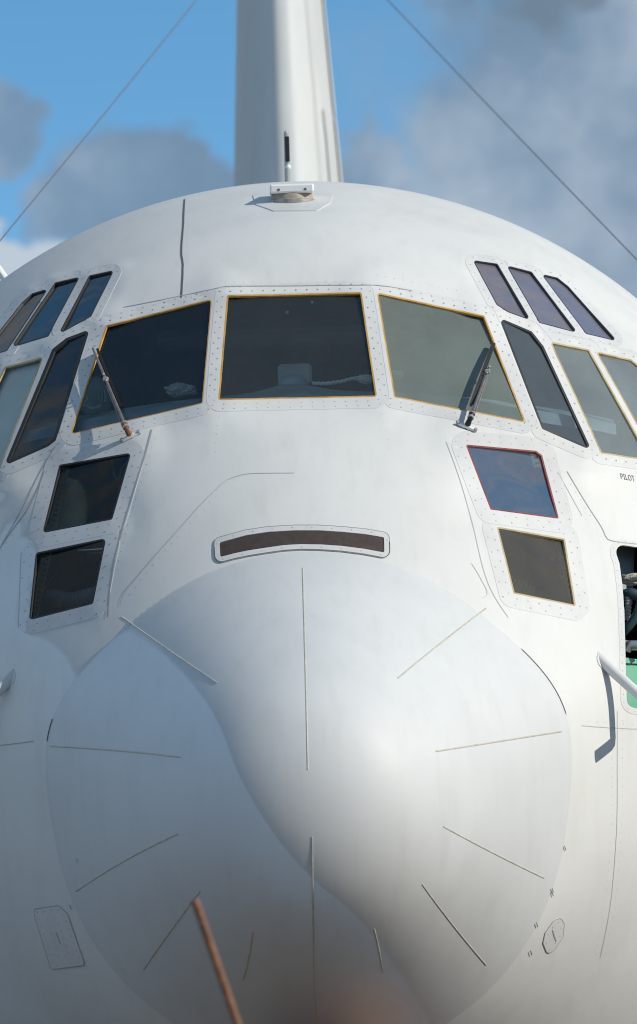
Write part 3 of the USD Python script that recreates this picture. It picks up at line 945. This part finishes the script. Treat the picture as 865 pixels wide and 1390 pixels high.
# roof antenna: metal collar, tan body, white lid with two screws, foot plate
A0 = skin_pt(*xz([(397, 277)]).T)[0]
nA = normal_at(*xz([(397, 277)]).T)[0]
ant = obj('roof_antenna', trimesh.creation.revolve([[0, 0], [.092, 0], [.094, .003], [.094, .038], [.090, .042], [0, .042]], sections=48).apply_translation(A0 + [0, .10, -.016]), 'worn_metal', aircraft, label='round antenna with white lid on the cockpit roof')
obj('antenna_body', trimesh.creation.revolve([[0, .0], [.088, 0], [.083, .020], [.078, .03], [0, .03]], sections=48).apply_translation(A0 + [0, .10, .024]), 'tan_rubber', ant)
lid = obj('antenna_lid', box((.180, .17, .036), A0 + [0, .10, .066], bevel=.007), 'white_paint', ant)
for s_ in (-1, 1):
    obj('lid_screw', tube([A0 + [s_ * .054, .0135, .061], A0 + [s_ * .054, .018, .061]], .0055, 10), 'seam_dark', ant)
fp_ = Polygon([(-.155, -.02), (-.06, -.06), (.1, -.06), (.18, -.01), (.18, .1), (-.155, .1)])
px_plate = [(343, 264), (347, 278), (372, 287), (430, 286.5), (448, 276), (452, 264)]
P = rounded(Polygon(dense(xz(px_plate), .02)), .01)
obj('foot_plate', plate(P, .003, -.002, h=.03), 'frame_paint', ant)

# blade mast aft of the antenna
mb = at(391, 262, 6.2)
mt = at(388.5, 180, 6.2)
ml = np.linalg.norm(mt - mb)
mast = obj('blade_mast', trimesh.convex.convex_hull(np.array([[x_ * w_ + (mb[0] + (mt[0] - mb[0]) * h_), 6.2 + y_, mb[2] - .12 + (mt[2] - mb[2] + .12) * h_]
          for h_, w_ in ((0, 1.0), (1, .75)) for x_, y_ in ((-.012, 0), (.012, 0), (-.014, .06), (.014, .06), (-.004, -.03), (.004, -.03), (-.003, .16), (.003, .16))])), 'mast_grey', aircraft, smooth=30)
obj('mast_stripe', box((.020, .012, ml * .42), (mb + mt) / 2 + np.array([.003, -.028, ml * .22]), bevel=.003), 'wiper_black', mast)
obj('mast_collar', trimesh.creation.icosphere(2, .013).apply_translation((mb + mt) / 2 + np.array([.004, -.02, -.02])), 'white_paint', mast)
obj('mast_tip', trimesh.creation.icosphere(2, .009).apply_translation(mt + np.array([0, -.005, 0])), 'worn_metal', mast)

# wire antennas from masts on the upper sides up to the fin
FIN_TOP = at(386, -150, 22.55)
for tip_px, base_px, ym in (((-16, 346), (10, 390), 5.6), ((942, 432), (968, 478), 6.4)):
    tipp = at(*tip_px, ym)
    # foot of the mast on the barrel, straight below the tip along the radius
    rad = np.array([tipp[0], 0, tipp[2] - ZC]); rad /= np.linalg.norm(rad)
    foot = np.array([0, ym, ZC]) + rad * (R - .02)
    mw = obj('wire_mast', tube([foot, tipp], [.020, .016], 10), 'white_paint', aircraft)
    k_ = np.linspace(0, 1, 24)[:, None]
    wire = tipp + (FIN_TOP - tipp) * k_
    wire[:, 2] -= .012 * 4 * (k_ * (1 - k_))[:, 0]
    obj('wire_antenna', tube(wire, .0031, 8), 'wire_dark', aircraft, label='thin dark antenna wire running up to the tail fin')

# ------------------------------------------------------------------ tail fin
def fin_section(z, le, te, half, grow=0.0, upto=1.0, n=34):
    c = te - le
    u = (1 - np.cos(np.linspace(0, np.pi, n))) / 2 * upto
    th = half * (2.95 * (0.2969 * np.sqrt(u) - 0.126 * u - 0.3516 * u ** 2 + 0.2843 * u ** 3 - 0.1036 * u ** 4) / .2935) * 2 * .17 * 1.0 / .17 * .1 / .1 if False else None
    yt = (0.2969 * np.sqrt(u) - 0.126 * u - 0.3516 * u ** 2 + 0.2843 * u ** 3 - 0.1036 * u ** 4)
    yt = yt / 0.10 * half * 0.5 * 2 * .5 / .5 * .5 * 2 / 2
    yt = (0.2969 * np.sqrt(u) - 0.126 * u - 0.3516 * u ** 2 + 0.2843 * u ** 3 - 0.1015 * u ** 4) / 0.10005 * half
    y_ = le + u * c
    right = np.stack([yt + grow, y_ - grow * (u < 1e-6), np.full(n, z)], 1)
    left = np.stack([-yt - grow, y_, np.full(n, z)], 1)
    right[0, 0] = 0
    return np.vstack([left[::-1], right[1:]])


def half_at(z):
    return np.clip(.3435 - (z - 6.18) * .0535, .05, .5)


def lean(s, z):
    s = s.copy(); s[:, 0] += -.028 - (z - 6.18) * .012
    return s


def loft(rows):
    n = len(rows[0]); V_ = np.vstack(rows); F_ = []
    for r_ in range(len(rows) - 1):
        a_ = np.arange(n - 1)
        F_ += [np.c_[r_ * n + a_, r_ * n + a_ + 1, (r_ + 1) * n + a_ + 1], np.c_[r_ * n + a_, (r_ + 1) * n + a_ + 1, (r_ + 1) * n + a_]]
    F_ = np.vstack(F_)
    cen = np.array([0, V_[:, 1].mean(), 0])
    return V_, F_


zs = np.linspace(4.2, 11.3, 15)
rows_, boots = [], []
for z in zs:
    le = 20.8 + (z - 4.2) * .42; te = 26.6 + (z - 4.2) * .10
    rows_.append(lean(fin_section(z, le, te, half_at(z)), z))
    boots.append(lean(fin_section(z, le - .006, te, half_at(z) * 1.0, .009, .075, 14), z))
Vf, Ff = loft(rows_)
Ff = orient(Vf, Ff, Vf - np.c_[np.full(len(Vf), -.03), Vf[:, 1] + 0.25, Vf[:, 2]])
fin = obj('tail_fin', trimesh.Trimesh(Vf, Ff, process=False), 'fin_paint', aircraft, smooth=40, label='tall pale tail fin rising behind the cockpit roof')
Vb, Fb = loft(boots)
Fb = orient(Vb, Fb, Vb - np.c_[np.full(len(Vb), -.03), Vb[:, 1] + 0.3, Vb[:, 2]])
obj('leading_edge', trimesh.Trimesh(Vb, Fb, process=False), 'fin_paint', fin, smooth=40)
# side panel with a raised edge on the port side of the fin
for (za, zb) in ((4.4, 6.52), (6.53, 10.6)):
    pr = []
    for z in np.linspace(za, zb, 6):
        le = 20.8 + (z - 4.2) * .42; te = 26.6 + (z - 4.2) * .10; c = te - le
        s = lean(fin_section(z, le, te, half_at(z), .010, .34, 40), z)
        m0 = len(s) // 2
        pr.append(s[m0 + 21:m0 + 36])
    Vp, Fp = loft(pr)
    Fp = orient(Vp, Fp, np.tile([1.0, 0, 0], (len(Vp), 1)))
    obj('fin_panel', trimesh.Trimesh(Vp, Fp, process=False), 'fin_paint', fin, smooth=40)

def fin_line(frac, za, zb, width, material, n=12):
    """A line down the port face of the fin where its half thickness is a given share of the greatest."""
    a_, b_ = [], []
    for z in np.linspace(za, zb, n):
        le = 20.8 + (z - 4.2) * .42; te = 26.6 + (z - 4.2) * .10
        s_ = lean(fin_section(z, le, te, half_at(z), .013, .30, 90), z)
        s_ = s_[len(s_) // 2:]
        h_ = (s_[:, 0] - s_[0, 0]) / half_at(z)
        i_ = int(np.argmax(h_ > frac)); j_ = int(np.argmax(s_[:, 1] > s_[i_, 1] + width))
        a_.append(s_[i_]); b_.append(s_[max(j_, i_ + 1)])
    V_ = np.vstack([a_, b_]); i_ = np.arange(n - 1)
    F_ = np.vstack([np.c_[i_, i_ + 1, i_ + 1 + n], np.c_[i_, i_ + 1 + n, i_ + n]])
    return trimesh.Trimesh(V_, orient(V_, F_, np.tile([1.0, -.3, 0], (2 * n, 1))), process=False)


obj('fin_seam', fin_line(.60, 4.4, 10.6, .05, 'seam'), 'seam_pale', fin)
obj('fin_seam', fin_line(.80, 4.4, 6.52, .03, 'seam'), 'seam_pale', fin)

# ------------------------------------------------------------------ cockpit interior
yy_ = np.linspace(2.1, 5.0, 16)
t_ = np.interp(yy_, ynose(np.linspace(0, 1, 200)), np.linspace(0, 1, 200))
dz_ = -.62 - ZT * (1 - t_)
hw = np.sqrt(np.maximum(((1 - t_) * .968 + t_ * R) ** 2 - dz_ ** 2, .01)) - .08
deck_outline = Polygon(np.r_[np.c_[hw, yy_], np.c_[-hw, yy_][::-1]])
deck = obj('flight_deck', trimesh.creation.extrude_polygon(deck_outline, .05, engine='earcut').apply_translation((0, 0, ZC - .65)), 'cockpit_black', aircraft)
obj('rear_bulkhead', trimesh.creation.cylinder(radius=R - .06, height=.04, sections=48).apply_transform(trimesh.transformations.rotation_matrix(np.pi / 2, [1, 0, 0])).apply_translation((0, 4.7, ZC)), 'bulkhead_grey', aircraft)
# instrument panel and padded coaming under the windscreens
cp = []
for x_ in np.linspace(-1.25, 1.25, 41):
    y0 = 2.16 + .22 * x_ ** 2
    hump = .030 * math.exp(-((x_ + .03) / .13) ** 2)
    zz = ZC + 1.150 - .08 * x_ ** 2
    cp.append([(x_, y0, zz - .05), (x_, y0 + .03, zz - .006), (x_, y0 + .12, zz + .004 + hump * .5), (x_, y0 + .30, zz + .030 + hump), (x_, y0 + .50, zz + .034 + hump), (x_, y0 + .56, zz + .01), (x_, y0 + .56, zz - .12)])
Vc, Fc = loft([np.array(r_) for r_ in cp])
Vc[:, 2] += .012 * (meshkit.fbm(Vc * 5, 3) - .5)
Fc = orient(Vc, Fc, Vc - np.array([0, 2.75, ZC + .8]))
coam = obj('coaming', trimesh.Trimesh(Vc, Fc, process=False), 'coaming_vinyl', aircraft, smooth=50, label='padded dark cover over the instrument panel')
obj('instrument_panel', box((1.36, .06, .55), (0, 2.78, ZC + .80)), 'cockpit_black', aircraft)
obj('compass_box', box((.135, .10, .085), at(400.5, 509, 2.72), bevel=.012), 'cockpit_grey', aircraft)
c_ = at(397, 514, 2.60)
obj('compass_dome', trimesh.creation.icosphere(3, .05).apply_scale([1.15, 1, .8]).apply_translation(c_ + [0, .02, -.02]), 'coaming_vinyl', aircraft)
obj('overhead_panel', box((1.1, 1.2, .08), (0, 3.25, ZC + 1.55), rot=(14, 0, 0), bevel=.02), 'cockpit_black', aircraft)
obj('centre_console', box((.55, 1.3, .5), (0, 3.5, ZC - .05), bevel=.03), 'cockpit_black', aircraft)
# white cloth left on the coaming, and a strap
strap = smooth_path([at(424, 520, 2.5), at(440, 520.5, 2.5), at(462, 518, 2.52), at(478, 514, 2.54), at(490, 512, 2.54)], 30)
strap[:, 2] += .0015 * np.sin(np.arange(30) * 2.2)
s_ = obj('white_strap', tube(strap, .007, 8), 'cloth_white'); tag(s_, 'narrow white ribbed strap lying on the coaming behind the centre windscreen', 'strap')


def crumple(center, size, seed, name, label, cat, material='cloth_white'):
    m = trimesh.creation.icosphere(4, 1.0)
    v = np.array(m.vertices)
    k_ = meshkit.fbm(v * 2.3 + seed, 4) - .5
    v = v * (1 + .75 * k_)[:, None] * np.array(size)
    o = obj(name, trimesh.Trimesh(v + center, m.faces, process=False), material, None, smooth=30)
    return tag(o, label, cat)


crumple(at(497, 515, 2.52), (.038, .03, .018), 3, 'crumpled_cloth', 'small crumpled pale cloth at the end of the white strap', 'cloth')
crumple(at(536, 509, 2.55), (.036, .03, .020), 8, 'crumpled_cloth', 'crumpled pale cloth seen at the inner edge of the hazy windscreen', 'cloth')
crumple(at(246, 530, 2.62), (.060, .05, .028), 5, 'crumpled_cloth', 'dark greyish crumpled cloth behind the dark windscreen pane', 'cloth', 'hose_grey')
crumple(at(664, 559, 2.62), (.045, .03, .012), 12, 'crumpled_cloth', 'pale crumpled cloth behind the foot of the black wiper', 'cloth')


def seat(x, name='crew_seat'):
    s = thing(name, 'beige headed crew seat with dark frame on the %s side of the cockpit' % ('left' if x < 0 else 'right'), 'seat', (x, 3.35, ZC - .59), 'crew seats in the cockpit') if False else None


def lathe(profile, n=28):
    return trimesh.creation.revolve(np.asarray(profile, float), sections=n)


for sx in (-1, 1):
    base = at(88, 688, 2.45)
    xs = sx * abs(base[0])
    st = obj('crew_seat', box((.52, .10, .80), (xs * .92, 3.30, ZC + .25), rot=(-8, 0, 0), bevel=.04), 'cockpit_black', aircraft)
    obj('seat_cushion', box((.50, .50, .12), (xs * .92, 3.02, ZC - .10), bevel=.04), 'cockpit_black', st)
    hp = lathe([[0, -.13], [.06, -.125], [.085, -.06], [.092, 0], [.085, .06], [.055, .105], [0, .12]]).apply_scale([1.0, .6, 1.0]).apply_translation((xs, 2.45, base[2]))
    obj('armrest_pad', hp, 'beige_leather', st, smooth=60)
    obj('pad_collar', box((.10, .09, .03), (xs, 2.45, base[2] - .14), bevel=.008), 'pipe_metal', st)
    obj('seat_post', tube([(xs, 2.46, base[2] - .14), (xs, 2.8, ZC - .55)], .045, 12), 'cockpit_black', st)

# perforated primer-coloured former just inside the lower starboard windows, and its twin
for sx in (-1, 1):
    p0, p1 = at(86, 628, 2.36), at(42, 838, 2.22)
    strip, holes_ = [], []
    ax = p1 - p0; L = np.linalg.norm(ax); ax = ax / L
    sd = np.cross(ax, [0, 1, 0]); sd /= np.linalg.norm(sd)
    if sd[0] < 0:
        sd = -sd
    mir = np.array([sx * -1, 1, 1])
    P = Polygon([(0, -.028), (L, -.028), (L, .028), (0, .028)])
    for k_ in range(int(L / .0225)):
        P = P.difference(Polygon([(.008 + k_ * .0225, .002), (.018 + k_ * .0225, .002), (.018 + k_ * .0225, .020), (.008 + k_ * .0225, .020)]))
    v2, f2 = trimesh.creation.triangulate_polygon(P, engine='earcut')
    v3 = p0 + v2[:, :1] * ax + v2[:, 1:] * sd
    v3b = v3 + np.array([0, .02, 0])
    fm = obj('window_former', ((v3) * mir * [1, 1, 1], np.asarray(f2)), 'primer_green', aircraft, smooth=False)
    obj('former_web', (np.vstack([p0 - sd * .03, p1 - sd * .03, p1 - sd * .03 + [-.02, .1, 0], p0 - sd * .03 + [-.02, .1, 0]]) * mir, np.array([[0, 1, 2], [0, 2, 3]])), 'primer_green', fm, smooth=False)


def corrugated(path, r, pitch=.016):
    p = smooth_path(path, 8)
    L = np.linalg.norm(np.diff(p, axis=0), axis=1).sum(); n = int(L / pitch) * 4
    p = smooth_path(path, n)
    rad = r * (1 + .13 * np.cos(np.arange(n) * 2 * np.pi / 4))
    return tube(p, rad, 12)


obj('ribbed_hose', corrugated([at(60, 830, 2.6), at(72, 812, 2.5), at(95, 816, 2.45), at(132, 806, 2.4), at(160, 800, 2.45)], .032), 'hose_grey', aircraft)
obj('ribbed_hose', corrugated([at(690, 792, 2.45), at(705, 799, 2.45), at(722, 806, 2.45), at(745, 820, 2.5)], .030), 'hose_grey', aircraft)
obj('metal_pipe', tube(smooth_path([at(54, 800, 2.6), at(64, 796, 2.55), at(80, 770, 2.55), at(96, 750, 2.55), at(106, 747, 2.55), at(125, 746, 2.55), at(160, 742, 2.55)], 40), .0055, 8), 'pipe_metal', aircraft)
obj('metal_pipe', tube([at(98, 753, 2.58), at(160, 749, 2.58)], .0055, 8), 'pipe_metal', aircraft)
for q_ in ((114, 746), (114, 752)):
    obj('pipe_clip', trimesh.creation.icosphere(1, .010).apply_translation(at(*q_, 2.56)), 'wiper_black', aircraft)
obj('red_handle', tube([at(163.5, 652, 2.5), at(162.5, 668, 2.5)], .008, 8), 'red_tag', aircraft)
obj('grey_lever', tube(smooth_path([at(152, 622, 2.5), at(155, 642, 2.5), at(160, 652, 2.5), at(166, 634, 2.5), at(172, 628, 2.5)], 20), .0045, 6), 'hose_grey', aircraft)
obj('metal_pipe', tube(smooth_path([at(720, 732, 2.5), at(742, 752, 2.5), at(758, 768, 2.5), at(762, 785, 2.5), at(768, 782, 2.5)], 24), .004, 6), 'hose_grey', aircraft)
obj('metal_pipe', tube(smooth_path([at(764, 744, 2.45), at(759, 762, 2.45), at(762, 782, 2.45), at(772, 776, 2.45)], 20), .005, 6), 'pale_green', aircraft)
obj('lamp_bulb', trimesh.creation.icosphere(2, .007).apply_translation(at(761, 743, 2.42)), 'white_paint', aircraft)
# gear behind the lower outer corner of the dark windscreen: round chrome lamp, dark dome and a wiring loom
dk = at(129, 540, 2.72)
hel = obj('flying_helmet', trimesh.creation.icosphere(3, .075).apply_scale([.9, 1, 1.15]).apply_translation(dk), 'cockpit_grey', None, smooth=60)
tag(hel, 'dark rounded helmet just inside the lower corner of the dark windscreen', 'helmet')
obj('visor_rib', join([box((.006, .02, .05), dk + [.018 + .012 * k_, -.075, .0], bevel=.002) for k_ in range(3)]), 'hose_grey', hel)
obj('reading_lamp', trimesh.creation.icosphere(3, .030).apply_translation(at(130.5, 570, 2.55)), 'chrome', aircraft, smooth=60)
obj('wiring_loom', tube(smooth_path([at(106, 553, 2.55), at(116, 550, 2.55), at(125, 554, 2.55), at(137, 549, 2.55)], 20), .005, 6), 'pale_green', aircraft)
obj('wiring_loom', tube(smooth_path([at(117, 523, 2.6), at(115, 532, 2.58), at(119, 540, 2.58), at(114, 548, 2.58)], 16), .006, 6), 'pale_green', aircraft)
# windscreen heater plugs
for q_, yy in (((424, 410), 2.52), ((558, 420), 2.56), ((586, 426), 2.58), ((390, 424), 2.56)):
    obj('terminal_plug', trimesh.creation.icosphere(1, .007).apply_translation(at(*q_, yy)), 'cloth_white', aircraft)
# pale green tubular frame behind the aft port window
tb = obj('tubular_frame', tube(smooth_path([at(832, 500, 3.4), at(838, 530, 3.4), at(862, 560, 3.4), at(885, 600, 3.4)], 20), .028, 10), 'pale_green', aircraft)
obj('frame_joint', trimesh.creation.icosphere(2, .045).apply_translation(at(833, 505, 3.36)), 'white_paint', tb)
obj('frame_joint', trimesh.creation.icosphere(2, .028).apply_translation(at(846, 532, 3.36)), 'white_paint', tb)

# ------------------------------------------------------------------ inside the open port hatch
YH = float(on_skin(np.array([852.0]), np.array([880.0]))[0, 1])
print('hatch depth', YH)
pt = lambda px, py, y: at(px, py, YH + (y - 2.40))


def inset(px, py, d):
    """A point inside the skin, d metres in from it along the normal."""
    q = xz([(px, py)])
    return skin_pt(q[:, 0], q[:, 1], -d)[0]


def recess_block(corners, d, back):
    """A block whose face follows the opening d metres behind it and runs inward."""
    f_ = np.array([inset(*c, d) for c in corners])
    return trimesh.convex.convex_hull(np.vstack([f_, f_ + np.array(back)]))


cab = obj('equipment_cabinet', recess_block([(842, 893), (868, 893), (893, 898), (893, 966), (868, 966), (842, 966)], .07, (-.22, .25, 0)), 'cabinet_green', aircraft, label='mint green cabinet inside the side opening', smooth=False)
obj('cabinet_lip', recess_block([(842, 887), (868, 887), (894, 892), (894, 897), (868, 892.5), (842, 892.5)], .058, (-.2, .22, 0)), 'cabinet_green', cab, smooth=False)
obj('cabinet_rib', recess_block([(860, 894), (863, 894), (863, 965), (860, 965)], .064, (-.02, .02, 0)), 'cabinet_green', cab, smooth=False)
obj('metal_shelf', recess_block([(843, 860), (868, 862), (892, 866), (892, 876), (868, 873), (843, 870)], .06, (-.2, .25, 0)), 'pipe_metal', aircraft, smooth=False)
obj('drain_pipe', tube(smooth_path([pt(850, 884, 2.5), pt(856, 876, 2.5), pt(866, 876, 2.5), pt(878, 886, 2.5)], 18), .020, 12), 'pipe_metal', aircraft)
obj('rubber_hose', tube(smooth_path([pt(845, 858, 2.6), pt(852, 852, 2.55), pt(866, 832, 2.55), pt(874, 800, 2.6), pt(880, 780, 2.6)], 30), .018, 12), 'hose_blue', aircraft)
obj('rubber_hose', tube(smooth_path([pt(846, 812, 2.7), pt(858, 806, 2.6), pt(872, 812, 2.6)], 20), .022, 12), 'hose_blue', aircraft)
obj('ribbed_hose', corrugated([pt(852, 802, 2.6), pt(853, 822, 2.6), pt(851, 842, 2.6)], .012, .012), 'hose_grey', aircraft)
crumple(pt(860, 786, 2.75), (.06, .04, .022), 21, 'seat_fleece', 'shaggy pale fleece seen through the side opening above dark hoses', 'fleece', 'fleece')
obj('hatch_backing', recess_block([(834, 690), (868, 692), (896, 696), (896, 800), (868, 790), (838, 785)], .16, (-.02, .02, 0)), 'coaming_vinyl', aircraft, smooth=False)
# rim of the opening with its rivets
rim = hatch_hole.buffer(.024).difference(hatch_hole)
hr = obj('hatch_rim', plate(rim, .0012, -.006, h=.03), 'frame_paint', aircraft)
obj('rivets', rivets(along(hatch_hole.buffer(.014), .03), r=.0032, off=.0011), 'rivet_grey', hr, kind='stuff')

# ------------------------------------------------------------------ ground and the stake in front
gs = 9000.0
g = UsdGeom.Mesh.Define(stage, '/World/ground')
gv = np.array([[-gs, -gs, 0], [gs, -gs, 0], [gs, gs, 0], [-gs, gs, 0]], np.float32)
g.CreatePointsAttr(Vt.Vec3fArray.FromNumpy(gv)); g.CreateFaceVertexCountsAttr([4]); g.CreateFaceVertexIndicesAttr([0, 1, 2, 3]); g.CreateSubdivisionSchemeAttr('none')
UsdShade.MaterialBindingAPI.Apply(g.GetPrim()).Bind(M['far_grass'])
g.GetPrim().SetCustomDataByKey('kind', 'structure'); g.GetPrim().SetCustomDataByKey('label', 'open airfield ground of dry brown grass')

top = at(265, 1224, -9.0)
low = at(292, 1302, -9.0)
dirn = (low - top) / np.linalg.norm(low - top)
foot = top + dirn * (top[2] + .25) / -dirn[2]
st = obj('rusty_stake', tube(np.linspace(top, foot, 14), .0108, 12), 'copper_rust', None, smooth=50)
tag(st, 'thin rusty brown metal stake leaning in front of the radome', 'stake')
obj('stake_cap', tube([top + dirn * .004, top - dirn * .004], [.0110, .0096], 12), 'copper_rust', st)

# post of the barrier, very close to the camera and far out of focus
pc = at(470, 1342, -26.0)
post = obj('barrier_post', trimesh.creation.revolve([[0, pc[2]], [.018, pc[2] - .002], [.030, pc[2] - .010], [.035, pc[2] - .024], [.035, -.2], [0, -.2]], sections=24).apply_translation((pc[0], pc[1], 0)), 'post_brown', None, smooth=40)
tag(post, 'brown post top close to the camera and far out of focus below the radome', 'post')
